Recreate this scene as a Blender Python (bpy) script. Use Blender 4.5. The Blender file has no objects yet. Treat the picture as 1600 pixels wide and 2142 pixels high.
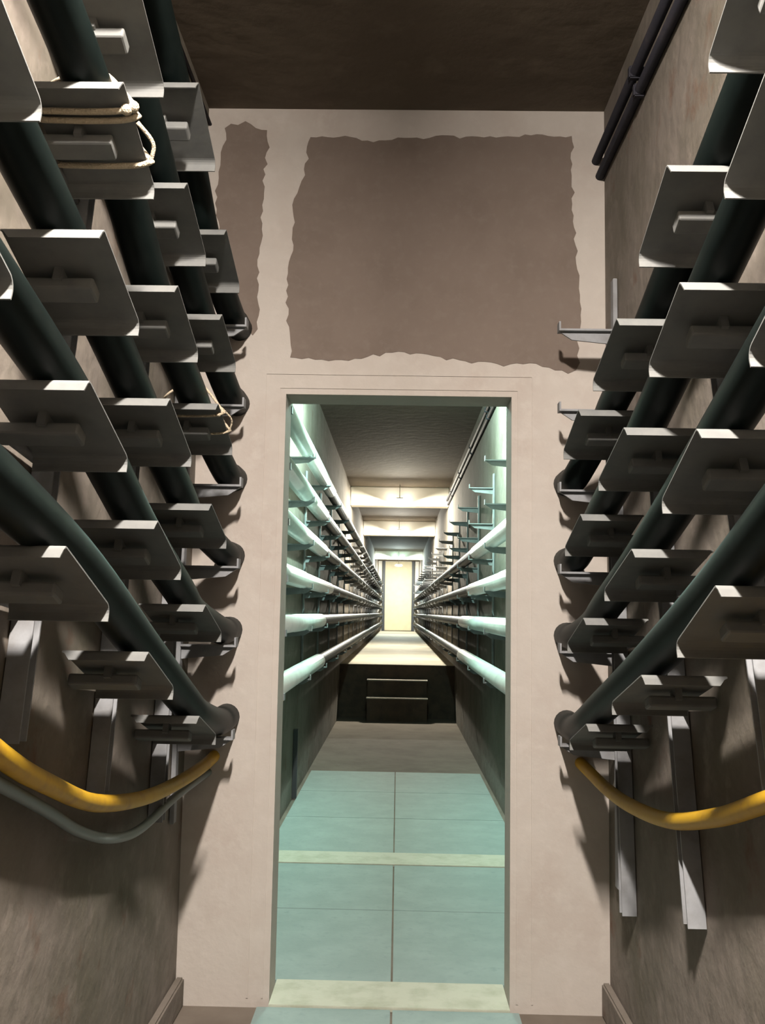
import bpy, bmesh, math, random
from mathutils import Vector, Matrix
random.seed(4)
scene = bpy.context.scene
col = scene.collection
H = 1.37                      # eye height; the floor lies at z = 0
D = 3.5                       # distance of the partition
W = 0.76                      # half width of the tunnel
CEIL = H + 1.925

# ------------------------------------------------------------ camera
f = 2000.0
pitch = math.atan2(210, f); yaw = math.atan2(36, math.hypot(f, 210)); roll = math.radians(1.0)
F = Vector((-math.sin(yaw)*math.cos(pitch), math.cos(yaw)*math.cos(pitch), math.sin(pitch)))
R = Vector((math.cos(yaw), math.sin(yaw), 0)); U = R.cross(F)
R, U = R*math.cos(roll)+U*math.sin(roll), U*math.cos(roll)-R*math.sin(roll)
cd = bpy.data.cameras.new('camera'); cd.sensor_fit = 'HORIZONTAL'; cd.sensor_width = 36; cd.lens = 45
cd.clip_start = 0.02; cd.clip_end = 200
cam = bpy.data.objects.new('camera', cd); col.objects.link(cam)
B = -F
cam.matrix_world = Matrix(((R.x, U.x, B.x, 0), (R.y, U.y, B.y, 0), (R.z, U.z, B.z, H), (0, 0, 0, 1)))
scene.camera = cam

# ------------------------------------------------------------ world, exposure
w = bpy.data.worlds.new('world'); scene.world = w; w.use_nodes = True
w.node_tree.nodes['Background'].inputs[0].default_value = (0.9, 0.85, 0.7, 1)
w.node_tree.nodes['Background'].inputs[1].default_value = 0.0
vs = scene.view_settings
vs.view_transform = 'Standard'; vs.look = 'None'; vs.gamma = 1; vs.use_curve_mapping = False
vs.exposure = 0.0

# ------------------------------------------------------------ lamps (light only; their housings are built below)
def area(name, loc, sx, sy, power, color, spread=180, side=0):
    l = bpy.data.lights.new(name, 'AREA'); l.shape = 'RECTANGLE'; l.size = sx; l.size_y = sy
    l.energy = power; l.color = color; l.spread = math.radians(spread)
    o = bpy.data.objects.new(name, l); col.objects.link(o); o.location = loc
    if side: o.rotation_euler = (0, -side*math.pi/2, 0)
    return o
def point(name, loc, power, color, r=0.05):
    l = bpy.data.lights.new(name, 'POINT'); l.shadow_soft_size = r; l.energy = power; l.color = color
    o = bpy.data.objects.new(name, l); col.objects.link(o); o.location = loc
    return o
NEAR_LAMP = (0.0, 0.55, CEIL-0.14)
area('tube_light', (0, NEAR_LAMP[1], CEIL-0.145), 0.05, 0.5, 285, (1.0, 0.90, 0.82))
point('tube_light', (0, NEAR_LAMP[1]+0.1, CEIL-0.15), 75, (1.0, 0.90, 0.82), 0.02)
for sd in (-1, 1):
    area('tube_light', (sd*0.03, NEAR_LAMP[1], CEIL-0.125), 0.03, 0.5, 150, (1.0, 0.90, 0.82), side=sd)
for sd in (-1, 1):
    area('tube_light', (sd*0.03, 6.3, CEIL-0.16), 0.03, 0.9, 270, (0.62, 1.0, 0.88), side=sd)
# distance, power, colour of the lamps beyond the doorway
FAR_LAMPS = [(6.3, 30, (0.66, 1.0, 0.86), .115), (14.42, 480, (1.0, 0.93, 0.76), .24), (19.92, 480, (1.0, 0.95, 0.82), .24),
             (29.82, 420, (0.85, 1.0, 0.95), .21), (34.0, 330, (1.0, 0.97, 0.85), .25)]
for ly, lp, lc, ld in FAR_LAMPS:
    if ld < 0.2: area('tube_light', (0, ly, CEIL-ld-0.03), 0.05, 0.9, lp, lc)
    else:
        point('tube_light', (0, ly, CEIL-ld-0.045), lp*(0.85 if ly < 32 else 0.8), lc, 0.03)
        area('tube_light', (0, ly, CEIL-ld-0.04), 0.22, 0.2, lp*(0.2 if ly < 32 else 0.4), lc)

# ------------------------------------------------------------ materials
def mat(name, base, rough=0.6, metal=0.0, noise=None, bump=0.0, bscale=40, emit=None, estr=0, spec=None):
    m = bpy.data.materials.new(name); m.use_nodes = True
    nt = m.node_tree; b = nt.nodes['Principled BSDF']
    b.inputs['Base Color'].default_value = (*base, 1); b.inputs['Roughness'].default_value = rough
    b.inputs['Metallic'].default_value = metal
    if spec is not None: b.inputs['Specular IOR Level'].default_value = spec
    if emit: b.inputs['Emission Color'].default_value = (*emit, 1); b.inputs['Emission Strength'].default_value = estr
    tc = nt.nodes.new('ShaderNodeTexCoord')
    if noise:                 # list of (scale, colour, low, high)
        prev = None
        for sc, c, lo, hi in noise:
            n = nt.nodes.new('ShaderNodeTexNoise'); n.inputs['Scale'].default_value = sc; n.inputs['Detail'].default_value = 5
            n.inputs['Roughness'].default_value = 0.62
            nt.links.new(tc.outputs['Object'], n.inputs['Vector'])
            mr = nt.nodes.new('ShaderNodeMapRange'); mr.inputs[1].default_value = lo; mr.inputs[2].default_value = hi
            nt.links.new(n.outputs['Fac'], mr.inputs[0])
            mx = nt.nodes.new('ShaderNodeMix'); mx.data_type = 'RGBA'
            nt.links.new(mr.outputs[0], mx.inputs[0])
            if prev is None: mx.inputs[6].default_value = (*base, 1)
            else: nt.links.new(prev, mx.inputs[6])
            mx.inputs[7].default_value = (*c, 1)
            prev = mx.outputs[2]
        nt.links.new(prev, b.inputs['Base Color'])
    if bump:
        n = nt.nodes.new('ShaderNodeTexNoise'); n.inputs['Scale'].default_value = bscale; n.inputs['Detail'].default_value = 6
        nt.links.new(tc.outputs['Object'], n.inputs['Vector'])
        bp = nt.nodes.new('ShaderNodeBump'); bp.inputs['Strength'].default_value = bump; bp.inputs['Distance'].default_value = 0.02
        nt.links.new(n.outputs['Fac'], bp.inputs['Height']); nt.links.new(bp.outputs[0], b.inputs['Normal'])
    return m
M = {}
M['wall'] = mat('wall_concrete', (0.16, 0.138, 0.115), 0.92, noise=[(2.2, (0.095, 0.085, 0.06), .40, .68), (9, (0.20, 0.17, 0.145), .55, .8), (5.0, (0.11, 0.055, 0.03), .60, .76)], bump=0.35, bscale=14)
M['ceil'] = mat('ceiling_concrete', (0.11, 0.086, 0.060), 0.9, noise=[(1.5, (0.085, 0.063, 0.043), .4, .7), (7, (0.14, 0.112, 0.08), .55, .8)], bump=0.25, bscale=10)
M['plaster'] = mat('plaster', (0.42, 0.385, 0.345), 0.85, noise=[(3, (0.385, 0.34, 0.30), .45, .7), (14, (0.45, 0.415, 0.375), .5, .8)], bump=0.12, bscale=25)
M['board'] = mat('plasterboard', (0.155, 0.122, 0.10), 0.9, noise=[(4, (0.135, 0.105, 0.085), .45, .7), (26, (0.17, 0.138, 0.115), .5, .8)])
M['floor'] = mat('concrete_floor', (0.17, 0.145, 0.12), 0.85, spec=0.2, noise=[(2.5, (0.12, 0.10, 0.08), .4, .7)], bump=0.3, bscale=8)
M['panel'] = mat('painted_floor_panel', (0.215, 0.29, 0.28), 0.7, spec=0.2, noise=[(5, (0.25, 0.33, 0.32), .4, .7), (22, (0.19, 0.26, 0.255), .55, .8)], bump=0.06, bscale=60)
M['sill'] = mat('cement_sill', (0.43, 0.45, 0.37), 0.7, noise=[(9, (0.33, 0.35, 0.27), .45, .7)], bump=0.15, bscale=25)
M['steel'] = mat('galvanised_steel', (0.150, 0.155, 0.148), 0.6, metal=0.0, spec=0.25, noise=[(18, (0.125, 0.13, 0.128), .4, .7)], bump=0.03, bscale=60)
M['post'] = mat('weathered_galvanised_steel', (0.22, 0.23, 0.24), 0.6, metal=0.0, spec=0.3, noise=[(10, (0.15, 0.15, 0.15), .45, .75)], bump=0.05, bscale=40)
M['dark_steel'] = mat('dark_steel', (0.05, 0.055, 0.06), 0.5, metal=0.4)
M['cable'] = mat('black_cable_sheath', (0.004, 0.007, 0.0065), 0.46, spec=0.10, noise=[(12, (0.007, 0.011, 0.010), .4, .8)])
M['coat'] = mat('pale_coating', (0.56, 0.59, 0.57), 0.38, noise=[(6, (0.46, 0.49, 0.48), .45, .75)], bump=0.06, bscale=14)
M['seal'] = mat('sealing_compound', (0.40, 0.36, 0.30), 0.8)
M['yellow'] = mat('yellow_sheath', (0.46, 0.27, 0.006), 0.55, noise=[(14, (0.30, 0.16, 0.01), .5, .78)])
M['hose'] = mat('grey_hose', (0.14, 0.17, 0.165), 0.5)
M['conduit'] = mat('black_conduit', (0.025, 0.025, 0.032), 0.7, spec=0.15, noise=[(20, (0.045, 0.04, 0.045), .5, .8)])
M['rope'] = mat('natural_rope', (0.50, 0.42, 0.30), 0.9, bump=0.6, bscale=200)
M['housing'] = mat('lamp_housing', (0.55, 0.55, 0.5), 0.5)
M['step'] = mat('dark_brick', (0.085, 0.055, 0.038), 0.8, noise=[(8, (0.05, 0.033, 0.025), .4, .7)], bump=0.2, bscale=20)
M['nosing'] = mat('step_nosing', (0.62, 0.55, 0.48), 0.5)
M['enddoor'] = mat('cream_paint', (0.60, 0.54, 0.36), 0.6, noise=[(6, (0.52, 0.47, 0.32), .4, .7)])
M['lintel'] = mat('lamp_whitened_concrete', (0.80, 0.77, 0.69), 0.8, bump=0.1, bscale=14)  # near-white colour stands in for concrete blown out by the lamps
def glow(name, c, s): return mat(name, c, emit=c, estr=s)
M['glow_near'] = glow('warm_tube', (1.0, 0.86, 0.74), 3)
M['glow_cyan'] = glow('cool_tube', (0.7, 1.0, 0.9), 12)
M['glow_warm'] = glow('white_tube', (1.0, 0.96, 0.85), 14)

# ------------------------------------------------------------ helpers
class MB:
    """Collects geometry for one mesh object. Coordinates: x right, y along the tunnel, z up from the floor."""
    def __init__(s): s.bm = bmesh.new()
    def box(s, x0, x1, y0, y1, z0, z1, bev=0.0):
        if x0 > x1: x0, x1 = x1, x0
        r = bmesh.ops.create_cube(s.bm, size=1.0)
        for v in r['verts']:
            v.co = Vector(((x0+x1)/2+v.co.x*(x1-x0), (y0+y1)/2+v.co.y*(y1-y0), (z0+z1)/2+v.co.z*(z1-z0)))
        if bev:
            es = list({e for v in r['verts'] for e in v.link_edges})
            bmesh.ops.bevel(s.bm, geom=es, offset=bev, segments=2, affect='EDGES')
        return s
    def prism(s, poly, axis, a0, a1):
        """poly: 2D points; axis 'x' -> (y,z) points, 'y' -> (x,z) points, 'z' -> (x,y) points."""
        def P(p, a):
            return {'x': (a, p[0], p[1]), 'y': (p[0], a, p[1]), 'z': (p[0], p[1], a)}[axis]
        v0 = [s.bm.verts.new(P(p, a0)) for p in poly]; v1 = [s.bm.verts.new(P(p, a1)) for p in poly]
        s.bm.faces.new(v0); s.bm.faces.new(v1[::-1])
        n = len(poly)
        for i in range(n): s.bm.faces.new((v0[i], v1[i], v1[(i+1) % n], v0[(i+1) % n]))
        return s
    def sheet(s, rows, th):
        """rows: grid of points; makes a solid sheet of the given thickness (offset along the local normal)."""
        nr, nc = len(rows), len(rows[0])
        def nrm(i, j):
            a = rows[min(i+1, nr-1)][j]-rows[max(i-1, 0)][j]; b = rows[i][min(j+1, nc-1)]-rows[i][max(j-1, 0)]
            return a.cross(b).normalized()
        A = [[s.bm.verts.new(rows[i][j]) for j in range(nc)] for i in range(nr)]
        C = [[s.bm.verts.new(rows[i][j]+nrm(i, j)*th) for j in range(nc)] for i in range(nr)]
        for i in range(nr-1):
            for j in range(nc-1):
                s.bm.faces.new((A[i][j], A[i+1][j], A[i+1][j+1], A[i][j+1]))
                s.bm.faces.new((C[i][j], C[i][j+1], C[i+1][j+1], C[i+1][j]))
        for i in range(nr-1):
            s.bm.faces.new((A[i][0], C[i][0], C[i+1][0], A[i+1][0])); s.bm.faces.new((A[i][-1], A[i+1][-1], C[i+1][-1], C[i][-1]))
        for j in range(nc-1):
            s.bm.faces.new((A[0][j], A[0][j+1], C[0][j+1], C[0][j])); s.bm.faces.new((A[-1][j], C[-1][j], C[-1][j+1], A[-1][j+1]))
        return s
    def tube(s, pts, r, seg=16, closed=False, cap=True):
        pts = [Vector(p) for p in pts]; n = len(pts); rings = []
        up = Vector((0, 0, 1))
        for i, p in enumerate(pts):
            if closed: t = pts[(i+1) % n]-pts[i-1]
            else: t = pts[min(i+1, n-1)]-pts[max(i-1, 0)]
            t.normalize()
            ref = up if abs(t.dot(up)) < 0.95 else Vector((0, 1, 0))
            if closed and i: ref = last
            a = t.cross(ref).normalized(); b = a.cross(t).normalized(); last = b
            rr = r[i] if isinstance(r, (list, tuple)) else r
            rings.append([s.bm.verts.new(p+a*math.cos(2*math.pi*k/seg)*rr+b*math.sin(2*math.pi*k/seg)*rr) for k in range(seg)])
        for i in range(n if closed else n-1):
            A, C = rings[i], rings[(i+1) % n]
            for k in range(seg): 
                fc = s.bm.faces.new((A[k], A[(k+1) % seg], C[(k+1) % seg], C[k])); fc.smooth = True
        if cap and not closed: s.bm.faces.new(rings[0][::-1]); s.bm.faces.new(rings[-1])
        return s
    def build(s, name, m, parent=None, smooth=False):
        bmesh.ops.recalc_face_normals(s.bm, faces=s.bm.faces)
        me = bpy.data.meshes.new(name); s.bm.to_mesh(me); s.bm.free()
        me.materials.append(m)
        if smooth:
            for p in me.polygons: p.use_smooth = True
        o = bpy.data.objects.new(name, me); col.objects.link(o)
        if parent:
            o.parent = parent; o.matrix_parent_inverse = parent.matrix_world.inverted()
        return o
def tag(o, label=None, cat=None, group=None, kind=None):
    if label: o['label'] = label
    if cat: o['category'] = cat
    if group: o['group'] = group
    if kind: o['kind'] = kind
    return o
def struct(name, mb, m, parent=None):
    o = mb.build(name, m, parent)
    if not parent: o['kind'] = 'structure'
    return o
def empty(name, loc, label, cat, group=None):
    o = bpy.data.objects.new(name, None); col.objects.link(o); o.location = loc; o.empty_display_size = 0.1
    o.matrix_world = Matrix.Translation(loc)
    return tag(o, label, cat, group)
def spline(P, n=8):
    P = [Vector(p) for p in P]; Q = [P[0]*2-P[1]]+P+[P[-1]*2-P[-2]]; out = []
    for i in range(1, len(Q)-2):
        for k in range(n):
            t = k/n; a, b, c, d = Q[i-1], Q[i], Q[i+1], Q[i+2]
            out.append(0.5*((2*b)+(c-a)*t+(2*a-5*b+4*c-d)*t*t+(3*b-a-3*c+d)*t**3))
    out.append(P[-1]); return out
def ordinal(i):
    w_ = ['first', 'second', 'third', 'fourth', 'fifth', 'sixth', 'seventh', 'eighth', 'ninth', 'tenth', 'eleventh', 'twelfth',
          'thirteenth', 'fourteenth', 'fifteenth', 'sixteenth', 'seventeenth', 'eighteenth', 'nineteenth', 'twentieth', 'twenty-first', 'twenty-second', 'twenty-third']
    return w_[i]

# ------------------------------------------------------------ shell
Y0, Y1, YS = -6.0, 36.0, 12.82
struct('wall_left', MB().box(-W-0.2, -W, Y0, Y1, -0.1, CEIL+0.1), M['wall'])
struct('wall_right', MB().box(W, W+0.2, Y0, Y1, -0.1, CEIL+0.1), M['wall'])
struct('wall_back_light_stop', MB().box(-W, W, Y0-0.2, Y0, -0.1, CEIL+0.1), M['wall'])  # unseen wall added across the open tunnel to contain and swallow light
struct('wall_end', MB().box(-W, W, Y1, Y1+0.2, -0.1, CEIL+0.1), M['lintel'])
struct('ceiling', MB().box(-W-0.2, W+0.2, Y0-0.2, Y1+0.2, CEIL, CEIL+0.2), M['ceil'])
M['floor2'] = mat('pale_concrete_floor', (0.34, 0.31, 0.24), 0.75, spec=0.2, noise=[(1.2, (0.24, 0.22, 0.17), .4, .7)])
M['near_floor'] = mat('bounce_damping_floor', (0.10, 0.09, 0.08), 0.8, noise=[(3, (0.06, 0.055, 0.05), .4, .7)])  # unseen stretch of floor, darkened to cut bounced light
struct('floor_near', MB().box(-W+0.031, W-0.031, Y0, 2.54, -0.0115, 0.0), M['near_floor'])
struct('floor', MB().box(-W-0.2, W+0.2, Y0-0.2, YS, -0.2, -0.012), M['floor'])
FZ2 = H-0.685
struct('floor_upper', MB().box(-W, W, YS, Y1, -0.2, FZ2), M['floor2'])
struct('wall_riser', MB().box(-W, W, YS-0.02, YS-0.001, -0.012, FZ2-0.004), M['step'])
# partition with the doorway
T = 0.17; DX0, DX1, DZ = -0.43, 0.41, H+0.805
p = MB().box(-W, DX0, D, D+T, -0.012, CEIL); p.box(DX1, W, D, D+T, -0.012, CEIL); p.box(DX0, DX1, D, D+T, DZ, CEIL)
part = struct('wall_partition', p, M['plaster'])
# raised plaster bands around the doorway
mb = MB()
for a in (0.022, 0.075):
    mb.box(DX0-a-0.006, DX0-a, D-0.003, D+0.001, 0.02, DZ+a); mb.box(DX1+a, DX1+a+0.006, D-0.003, D+0.001, 0.02, DZ+a)
    mb.box(DX0-a-0.006, DX1+a+0.006, D-0.003, D+0.001, DZ+a, DZ+a+0.006)
mb.build('door_frame_bead', M['plaster'], part)
def jagged(pts, step=0.022, amp=0.007):
    out = []; n = len(pts)
    for i in range(n):
        a, b = Vector(pts[i]), Vector(pts[(i+1) % n]); L = (b-a).length; k = max(1, int(L/step))
        nn = Vector((-(b-a).y, (b-a).x)).normalized()
        for j in range(k):
            t = j/k; out.append(a.lerp(b, t)+nn*(random.uniform(-amp, amp)+0.006*math.sin(t*L*17+i*2)))
    return [(q.x, q.y) for q in out]
big = [(-0.364, 1.815), (-0.1, 1.80), (0.14, 1.825), (0.37, 1.815), (0.635, 1.825), (0.643, 1.60), (0.648, 1.417), (0.655, 1.25), (0.675, 1.12), (0.655, 1.02), (0.662, .94), (0.62, .90),
       (0.50, .925), (0.285, .938), (0.12, .955), (-0.037, .962), (-0.20, .945), (-0.30, .935), (-0.425, .945), (-0.431, 1.18), (-0.421, 1.538), (-0.39, 1.66)]
small = [(-0.697, 1.851), (-0.62, 1.862), (-0.53, 1.838), (-0.525, 1.77), (-0.545, 1.66), (-0.535, 1.442), (-0.55, 1.25), (-0.548, 1.08), (-0.561, 1.03), (-0.61, 1.05), (-0.64, 1.10), (-0.68, 1.215), (-0.705, 1.40), (-0.715, 1.592), (-0.705, 1.72)]
for nm, poly in (('bare_board', big), ('bare_board', small)):
    j = jagged([(x, z+H) for x, z in poly]); MB().prism(j, 'y', D-0.002, D+0.0005).build(nm, M['board'], part)
# small kerbs along both walls, lintel beams
struct('trim_1', MB().box(-W, -W+0.03, Y0, D, -0.012, 0.085, 0.006), M['wall'])
struct('trim_2', MB().box(W-0.03, W, Y0, D, -0.012, 0.10, 0.006), M['wall'])
for i, (ly, lz) in enumerate([(14.6, 0.29), (20.1, 0.30), (30.0, 0.26)]):
    struct('trim_%d' % (i+3), MB().box(-W, W, ly, ly+0.3, CEIL-lz, CEIL, 0.01), M['lintel'])
# door at the far end
dr = struct('door_1', MB().box(-0.50, 0.50, Y1-0.05, Y1-0.001, FZ2+0.02, CEIL-0.02, 0.01), M['enddoor'])
mb = MB(); mb.box(-0.60, -0.50, Y1-0.08, Y1-0.001, FZ2, CEIL); mb.box(0.50, 0.60, Y1-0.08, Y1-0.001, FZ2, CEIL)
mb.build('door_frame', M['dark_steel'], dr)

# ------------------------------------------------------------ floor panels and sills
rows = [(2.546, 3.478, 'touching the near side of the door sill'),
        (3.722, 4.588, 'just past the door sill'), (4.594, 5.386, 'in front of the pale cross strip'), (5.652, 6.576, 'just behind the pale cross strip'),
        (6.582, 7.51, 'two rows behind the pale cross strip'), (7.516, 8.45, 'in the farthest panel row')]
for y0, y1, where in rows:
    for s, (x0, x1) in (('left', (-W+0.032, -0.006)), ('right', (0.002, W-0.032))):
        y1b = min(y1, 3.478) if y0 < 3.5 else y1
        if y0 < 3.5: x0, x1 = max(x0, -0.47), min(x1, 0.44)
        o = MB().box(x0, x1, y0, y1b, -0.0115, 0.0, 0.0015).build('floor_panel', M['panel'])
        tag(o, 'pale green floor panel on the %s %s' % (s, where), 'floor panel', 'pale green floor panels')
tag(MB().box(DX0, DX1, 3.482, 3.718, -0.0115, 0.006, 0.002).build('door_sill', M['sill']), 'cream worn cement sill lying in the doorway', 'door sill')
tag(MB().box(-W+0.002, W-0.002, 5.39, 5.648, -0.0115, 0.004, 0.002).build('cover_strip', M['sill']), 'pale strip across the floor between green panels beyond the doorway', 'floor strip')
mb = MB()
# ------------------------------------------------------------ steps up to the raised floor
st = empty('stairs', (0, YS-0.3, 0), 'short dark flight of steps up to the raised corridor floor', 'steps')
sx0, sx1 = -0.38, 0.39
for k, (zt, yn) in enumerate([(H-1.085, YS-0.42), (H-0.87, YS-0.23)]):
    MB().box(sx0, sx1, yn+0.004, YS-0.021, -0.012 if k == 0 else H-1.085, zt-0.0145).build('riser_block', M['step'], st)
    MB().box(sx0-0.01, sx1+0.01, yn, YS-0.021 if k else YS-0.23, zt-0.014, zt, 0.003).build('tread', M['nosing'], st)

# ------------------------------------------------------------ lamps
def lamp(y, glowmat, label, half=0.5, drop=0.115):
    e = empty('ceiling_lamp', (0, y, CEIL-0.002), label, 'ceiling lamp', 'tube lamps on the ceiling')
    zt = CEIL-drop+0.025; hh = 0.06 if drop < 0.15 else 0.015
    MB().prism([(-0.07, zt+hh), (0.07, zt+hh), (0.045, zt), (-0.045, zt)], 'y', y-half, y+half).build('housing', M['housing'], e)
    if drop > 0.15:
        MB().box(-0.13, 0.13, y-half, y+half, CEIL-drop-0.03, zt, 0.02).build('diffuser', glowmat, e)
        for yy in (y-half+0.03, y+half-0.03): MB().tube([(0, yy, zt+0.014), (0, yy, CEIL-0.001)], 0.006, 8).build('hanger', M['housing'], e)
        return
    MB().tube([(0, y-half+0.04, CEIL-drop), (0, y+half-0.04, CEIL-drop)], 0.018, 12).build('tube', glowmat, e)
    for yy in (y-half+0.03, y+half-0.03):
        MB().box(-0.02, 0.02, yy-0.012, yy+0.012, CEIL-drop-0.02, zt+0.01, 0.004).build('tube_holder', M['housing'], e)
lamp(NEAR_LAMP[1], M['glow_near'], 'tube lamp on the near ceiling above the racks', 0.35)
for i, (ly, lp, lc, ld) in enumerate(FAR_LAMPS):
    lamp(ly, M['glow_cyan'] if i in (0, 3) else M['glow_warm'],
         ['tube lamp on the ceiling just beyond the doorway', 'glowing boxy lamp hanging before the first white beam', 'glowing boxy lamp hanging before the second white beam',
          'glowing boxy lamp hanging before the farthest beam', 'glowing boxy lamp hanging in front of the cream end door'][i], 0.13 if i else 0.5, ld)

# ------------------------------------------------------------ racks with sloping saddle trays
V3 = Vector
def tray_frame(s, top, bot):
    a = V3((0, top[0], top[1]+H)); b = V3((0, bot[0], bot[1]+H))
    d = (b-a).normalized(); n = V3((0, d.z, -d.y))          # n points down and towards the viewer
    if n.z > 0: n = -n
    return a, b, d, n
XI, XO = 0.545, 0.735
def tray(s, top, bot, parent):
    a, b, d, n = tray_frame(s, top, bot); L = (b-a).length
    prof = []                                               # across the slope: near flange, bend, plate, bend, far flange
    fl, r = 0.023, 0.009
    prof.append(a+n*fl); prof.append(a+n*r)
    for k in range(1, 4):
        t = k/4*math.pi/2; prof.append(a+d*(r*(1-math.cos(t)))*0.6+n*(r*(1-math.sin(t))))
    prof.append(a+d*r); 
    for k in range(1, 4): prof.append(a+d*(r+(L-2*r-0.02)*k/3))
    R2 = 0.022; c = b-d*R2+n*R2
    for k in range(0, 6):
        t = k/5*math.pi/2; prof.append(c+d*(R2*math.sin(t))-n*(R2*math.cos(t)))
    prof.append(prof[-1]+n*0.010)
    rows_ = []
    for i, q in enumerate(prof):
        row = []
        for j in range(5):
            x = XI+(XO-XI)*j/4
            if i <= 1: 
                if j == 4: x -= 0.018*(1 if i == 0 else 0.4)
                if j == 0: x += 0.006*(1 if i == 0 else 0.3)
            row.append(V3((s*x, q.y, q.z)))
        rows_.append(row if s > 0 else row)
    # outward normal up/back: choose the sign so thickness grows away from the viewer
    th = 0.003 if s > 0 else -0.003
    o = MB().sheet(rows_, th).build('tray', M['steel'], parent)
    return a, b, d, n
def arm(s, fr, post_y, parent):
    a, b, d, n = fr
    m = (a+b)/2-d*0.004
    mb = MB()
    def obox(x0, x1, c, hd, hn):                            # box aligned with the slope
        P = []
        for x in (x0, x1):
            for (u, v) in ((-hd, -hn), (hd, -hn), (hd, hn), (-hd, hn)):
                q = c+d*u+n*v; P.append(mb.bm.verts.new((s*x, q.y, q.z)))
        for fcs in ((0, 1, 2, 3), (7, 6, 5, 4), (0, 4, 5, 1), (1, 5, 6, 2), (2, 6, 7, 3), (3, 7, 4, 0)): mb.bm.faces.new([P[i] for i in fcs])
    obox(0.592, 0.752, m+n*0.032, 0.024, 0.013)
    ar = mb.build('arm', M['steel'], parent)
    bv = ar.modifiers.new('bevel', 'BEVEL'); bv.width = 0.005; bv.segments = 2
    mb2 = MB(); mb = mb2
    obox(0.652, 0.668, m+n*0.016-d*0.012, 0.022, 0.0145)
    mb2.build('clamp', M['steel'], ar)
    # stay from the arm to the post, along the wall
    mb3 = MB(); q = m+n*0.030
    mb3.tube([(s*0.742, q.y, q.z), (s*0.742, post_y, q.z-0.03)], 0.011, 8)
    mb3.build('stay', M['post'], ar)

LB = dict(
 A=dict(b=[None, (1.47, 1.34), (1.43, 1.055), (1.361, .748), (1.296, .453), (1.22, .145)], v=(-.262, .102), t=None),
 B=dict(t=[(1.84, 1.56), (1.78, 1.268), (1.737, 1.011), (1.667, .686), (1.628, .396), (1.552, .101)], v=(.262, -.098)),
 C=dict(t=[(2.368, 1.377), (2.29, 1.066), (2.236, .781), (2.205, .495), (2.139, .199), (2.105, -.093)], v=(.262, -.098)),
 D=dict(t=[(2.82, 1.163), (2.80, .889), (2.79, .612), (2.743, .306), (2.711, .015), (2.68, -.292)], v=(.27, -.085)))
RB = dict(
 A=dict(b=[None, None, (1.651, 1.004), (1.584, .738), (1.486, .42), (1.42, .13)], v=(-.252, .112)),
 B=dict(t=[None, None, (1.912, .939), (1.835, .66), (1.745, .349), (1.655, .058)], v=(.248, -.107)),
 C=dict(t=[None, None, (2.378, .757), (2.311, .462), (2.245, .16), (2.166, -.127)], v=(.31, -.09)),
 D=dict(t=[None, None, (2.898, .632), (2.875, .307), (2.835, -.004), (2.800, -.306)], v=(.278, -.083)))
for S in (LB, RB):
    S['A']['t'] = [None if q is None else (q[0]+S['A']['v'][0], q[1]+S['A']['v'][1]) for q in S['A']['b']]
    S['A']['v'] = (-S['A']['v'][0], -S['A']['v'][1])
ET = [1.005, .717, .434, .150, -.120, -.432]                # heights of the level arms
which = {'A': 'nearest the viewer', 'B': 'second from the viewer', 'C': 'third from the viewer', 'D': 'last before the white partition'}
frames = {}
for s, S, side in ((-1, LB, 'left'), (1, RB, 'right')):
    for k in 'ABCD':
        ts = [q for q in S[k]['t'] if q]; v = S[k]['v']
        lo, hi = ts[-1], ts[0]
        lean = (hi[0]-lo[0])/(hi[1]-lo[1])
        pb = lo[0]+v[0]+0.085
        e = empty('cable_rack', (s*0.745, pb, lo[1]+H-0.36),
                  'grey steel rack of sloping trays on the %s wall, %s' % (side, which[k]), 'cable rack', 'cable racks with sloping trays')
        zb, zt = lo[1]-(0.36 if s < 0 else 0.62), hi[1]+(0.06)
        if k == 'A': zb = lo[1]-0.4
        yb, yt = pb+(zb-lo[1])*lean, pb+(zt-lo[1])*lean
        mb = MB()                                           # C-shaped post leaning with the row
        for (x0, x1, y0, y1) in ((0.712, 0.752, 0, 0.005), (0.712, 0.752, 0.036, 0.041), (0.752, 0.757, 0, 0.041)):
            P = [mb.bm.verts.new((s*x, (yb if z == zb else yt)+y, z+H)) for z in (zb, zt) for (x, y) in ((x0, y0), (x1, y0), (x1, y1), (x0, y1))]
            for fcs in ((0, 1, 2, 3), (7, 6, 5, 4), (0, 4, 5, 1), (1, 5, 6, 2), (2, 6, 7, 3), (3, 7, 4, 0)): mb.bm.faces.new([P[i] for i in fcs])
        mb.build('post', M['post'], e)
        for i, tp in enumerate(S[k]['t']):
            if tp is None: continue
            fr = tray(s, tp, (tp[0]+v[0], tp[1]+v[1]), e); frames[(s, k, i)] = fr
            arm(s, fr, pb+(tp[1]-lo[1])*lean+0.02, e)

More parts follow.
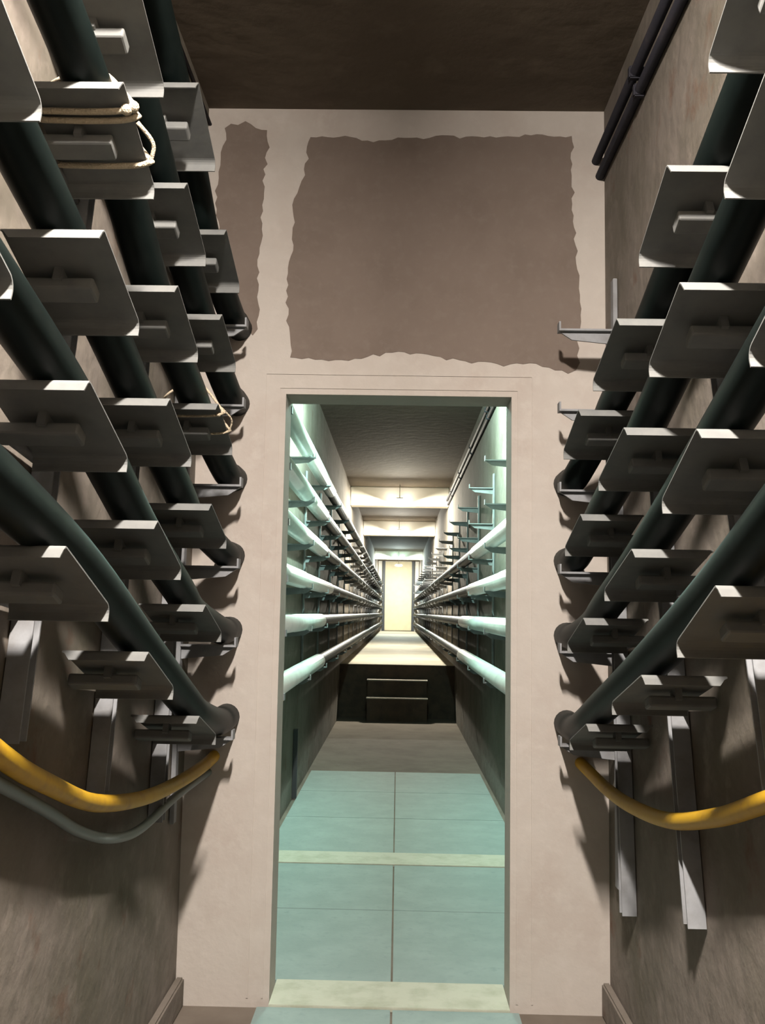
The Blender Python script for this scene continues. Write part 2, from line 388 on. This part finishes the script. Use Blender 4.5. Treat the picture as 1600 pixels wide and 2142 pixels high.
# ------------------------------------------------------------ racks with level arms
def arm_mesh(s):
    mb = MB()
    mb.box(s*0.552, s*0.742, -0.022, 0.022, -0.007, 0.0)                     # flat top
    mb.box(s*0.552, s*0.558, -0.022, 0.022, 0.0, 0.026)                      # upturned tip
    mb.prism([(s*0.556, -0.007), (s*0.742, -0.007), (s*0.742, -0.050), (s*0.60, -0.036)], 'y', -0.004, 0.004)
    return mb
def level_rack(s, y, tiers, zb, zt, label, group, simple=False, leg=False):
    e = empty('cable_rack', (s*0.745, y, zb+H), label, 'cable rack', group)
    p = MB().box(s*0.742, s*0.757, y-0.02, y+0.02, zb+H, zt+H, 0.002)
    if simple:
        for t in tiers:
            p.box(s*0.552, s*0.742, y-0.022, y+0.022, t+H-0.007, t+H); p.box(s*0.552, s*0.558, y-0.022, y+0.022, t+H, t+H+0.026)
            p.prism([(s*0.556, t+H-0.007), (s*0.742, t+H-0.007), (s*0.742, t+H-0.050), (s*0.60, t+H-0.036)], 'y', y-0.004, y+0.004)
        o = p.build('rack_frame', M['post'], e)
    else:
        p.build('post', M['post'], e)
        for t in tiers:
            m = arm_proto[s].copy(); col.objects.link(m); m.location = (0, y, t+H); m.parent = e
            m.matrix_parent_inverse = e.matrix_world.inverted()
    if leg: MB().box(s*0.60, s*0.622, y-0.012, y+0.012, 0.0, tiers[-1]+H-0.037, 0.002).build('floor_leg', M['dark_steel'], e)
    return e
arm_proto = {}
protos = []
for s in (-1, 1):
    o = arm_mesh(s).build('arm', M['post']); arm_proto[s] = o; protos.append(o)
level_rack(-1, 3.31, ET, -0.72, 1.16, 'level-armed steel rack against the white partition on the left wall', 'cable racks with level arms')
level_rack(1, 3.31, ET, -0.90, 1.19, 'level-armed steel rack against the white partition, top two arms empty', 'cable racks with level arms')
ys = [4.78, 6.2, 7.6, 9.05, 10.5, 11.9, 13.3, 14.75, 16.2, 17.6, 19.0, 20.5, 21.9, 23.3, 24.8, 26.2, 27.6, 29.0, 30.5, 31.9, 33.3, 34.8]
for s, side in ((-1, 'left'), (1, 'right')):
    for i, y in enumerate(ys):
        level_rack(s, y, ET, -0.50, 1.12, '%s steel rack beyond the doorway along the %s corridor wall' % (ordinal(i), side),
                   'cable racks beyond the doorway', simple=i > 7)
for s, y in ((-1, 7.2), (1, 6.35)):
    o = MB().box(s*0.725, s*0.758, y-0.02, y+0.02, 0.0, H-0.47 if s > 0 else H-0.87, 0.002).build('support_leg', M['dark_steel'])
    tag(o, 'dark slim upright %s standing on the floor by the %s corridor wall' % ('long post' if s > 0 else 'short post', 'right' if s > 0 else 'left'), 'support post')
for o in protos: bpy.data.objects.remove(o)

# ------------------------------------------------------------ cables
CR = 0.047
XC = {(-1, 0): .632, (-1, 1): .632, (-1, 2): .638, (-1, 3): .655, (-1, 4): .635, (-1, 5): .604,
      (1, 2): .668, (1, 3): .635, (1, 4): .628, (1, 5): .602}
tier_name = ['topmost', 'second highest', 'third highest', 'fourth highest', 'second lowest', 'lowest']
tier_right = {2: 'topmost', 3: 'second highest', 4: 'second lowest', 5: 'lowest'}
cables = {}
for (s, i), xc in XC.items():
    S = LB if s < 0 else RB
    P = []
    for k in 'ABCD':
        if (s, k, i) not in frames: continue
        a, b, d, n = frames[(s, k, i)]
        for t in ((0.6,) if k != 'D' else (0.15, 0.85)):
            q = a.lerp(b, t)-n*(CR+(0.013 if k != 'D' else 0.007)); P.append(V3((s*xc, q.y, q.z)))
    z = ET[i]+H+CR+0.001
    P0 = P[0]; sl = (P[0]-P[1]) if len(P) > 3 else V3((0, -.5, .2))
    P.insert(0, P0+sl*1.0); P.insert(0, P0+sl*2.0)
    P = [q for q in P if q.z < CEIL-0.08]
    P += [V3((s*0.615, 3.32, z+0.002)), V3((s*0.612, 3.42, z)), V3((s*0.612, 3.5, z))]
    pts = spline(P, 7)+[V3((s*0.612, Y1-0.002, z))]
    side = 'left' if s < 0 else 'right'
    o = MB().tube(pts, CR, 20).build('power_cable', M['cable'])
    tag(o, 'thick black cable lying on the %s tray row of the %s racks' % ((tier_name if s < 0 else tier_right)[i], side),
        'cable', 'thick black cables on the racks')
    cables[(s, i)] = o
    # pale coating beyond the partition, with lapped joints
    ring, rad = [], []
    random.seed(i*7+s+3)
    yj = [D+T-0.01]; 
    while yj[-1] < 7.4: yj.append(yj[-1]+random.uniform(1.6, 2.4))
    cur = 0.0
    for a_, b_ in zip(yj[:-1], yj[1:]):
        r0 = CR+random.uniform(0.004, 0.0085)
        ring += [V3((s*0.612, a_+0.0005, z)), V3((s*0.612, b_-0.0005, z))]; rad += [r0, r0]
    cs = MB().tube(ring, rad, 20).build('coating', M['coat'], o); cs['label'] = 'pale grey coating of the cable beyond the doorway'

# thin runs
def run(name, P, r, m, label, cat, group=None, n=8, seg=12):
    return tag(MB().tube(spline(P, n), r, seg).build(name, M[m]), label, cat, group)
zz = lambda h: H+h
yc = run('cable', [(-.72, .9, zz(.12)), (-.71, 1.35, zz(-.08)), (-.70, 1.715, zz(-.262)), (-.70, 1.963, zz(-.356)), (-.70, 2.285, zz(-.455)), (-.70, 2.719, zz(-.525)), (-.69, 3.13, zz(-.550)),
     (-.66, 3.42, zz(-.535)), (-.64, 3.7, zz(-.50)), (-.62, 4.2, zz(-.492)), (-.68, 4.9, zz(-.50)), (-.735, 5.6, zz(-.52)), (-.738, 6.2, zz(-.56))], .021, 'yellow', 'yellow cable sagging under the left racks above a grey hose', 'cable', 'yellow cables')
run('cable', [(.72, .9, zz(.02)), (.70, 1.45, zz(-.21)), (.70, 1.868, zz(-.345)), (.70, 2.146, zz(-.43)), (.70, 2.519, zz(-.515)), (.70, 2.922, zz(-.558)), (.69, 3.2, zz(-.56)), (.67, 3.42, zz(-.535)),
     (.64, 3.7, zz(-.50)), (.62, 4.2, zz(-.492)), (.68, 4.9, zz(-.50)), (.735, 5.6, zz(-.52)), (.738, 6.2, zz(-.56))], .021, 'yellow', 'yellow cable sagging under the right racks', 'cable', 'yellow cables')
run('hose', [(-.725, .9, zz(.02)), (-.725, 1.3, zz(-.14)), (-.72, 1.75, zz(-.315)), (-.72, 2.02, zz(-.42)), (-.72, 2.24, zz(-.51)), (-.72, 2.5, zz(-.585)), (-.72, 2.78, zz(-.622)), (-.71, 3.15, zz(-.605)), (-.68, 3.4, zz(-.585)), (-.67, 3.52, zz(-.58))],
    .013, 'hose', 'thin grey hose hanging just below the yellow cable on the left', 'hose')
for dx, dz, nm in ((0.742, 1.665, 'lower'), (0.728, 1.725, 'upper')):
    c = tag(MB().tube([(dx, Y0+.1, zz(dz)), (dx, 14.59, zz(dz))], 0.0165, 12).build('conduit', M['conduit']),
            '%s of two black conduits along the right wall near the ceiling' % nm, 'conduit', 'black conduits near the ceiling')
    for y in (0.9, 2.0, 2.9, 4.4, 6.2, 8.0, 9.8, 11.6, 13.4):
        MB().box(dx-0.02, 0.759, y-0.012, y+0.012, zz(dz)-0.021, zz(dz)+0.021, 0.004).build('clip', M['conduit'], c)
tag(MB().tube([(-0.752, Y0+.1, zz(1.86)), (-0.752, D-0.001, zz(1.86))], 0.006, 8).build('wire', M['conduit']), 'thin dark wire along the left wall just under the ceiling', 'wire')

# ------------------------------------------------------------ ropes tied round trays
def rope_loop(key, t, r, xin=0.010, zig=0.0):
    s, k, i = key; a, b, d, n = frames[key]; c = a.lerp(b, t)
    pr = [(XI-xin, 0.002), (XI+0.03, 0.013+zig), (XO-0.05, 0.014), (XO+0.004, 0.004), (XO-0.02, -0.06), (XC[(s, i)]+0.01, -2*CR-0.010), (XC[(s, i)]-0.035, -0.085)]
    P = [V3((s*x, (c+n*v).y, (c+n*v).z)) for x, v in pr]
    Q = spline(P+[P[0]], 6)[:-1]
    return Q
def add_ropes(key, ts, r, label):
    mb = MB()
    for t in ts: mb.tube(rope_loop(key, t, r), r, 8, closed=True)
    a, b, d, n = frames[key]; s = key[0]
    c = a.lerp(b, ts[0])
    for dx, dv in ((0, 0), (0.012, 0.008)):
        q = c+n*dv; bmesh.ops.create_icosphere(mb.bm, subdivisions=2, radius=r*1.9, matrix=Matrix.Translation((s*(XI-0.004+dx), q.y, q.z)))
    o = mb.build('rope', M['rope'], smooth=True); tag(o, label, 'rope', 'ropes tied round trays')
    kn = MB(); c2 = a.lerp(b, ts[-1]); 
    kn.tube(spline([V3((s*(XI-0.008), c2.y, c2.z)), V3((s*(XI-0.016), c2.y-0.02, c2.z+0.03)), V3((s*(XI+0.01), c2.y-0.05, c2.z+0.06))], 6), r*0.7, 8)
    kn.build('rope_end', M['rope'], o)
add_ropes((-1, 'B', 2), (0.22, 0.30, 0.72), 0.0065, 'cream rope wound round a tray and cable high on the left racks')
add_ropes((-1, 'D', 2), (0.2, 0.6), 0.004, 'thin cream rope round the third tray down beside the partition, left side')
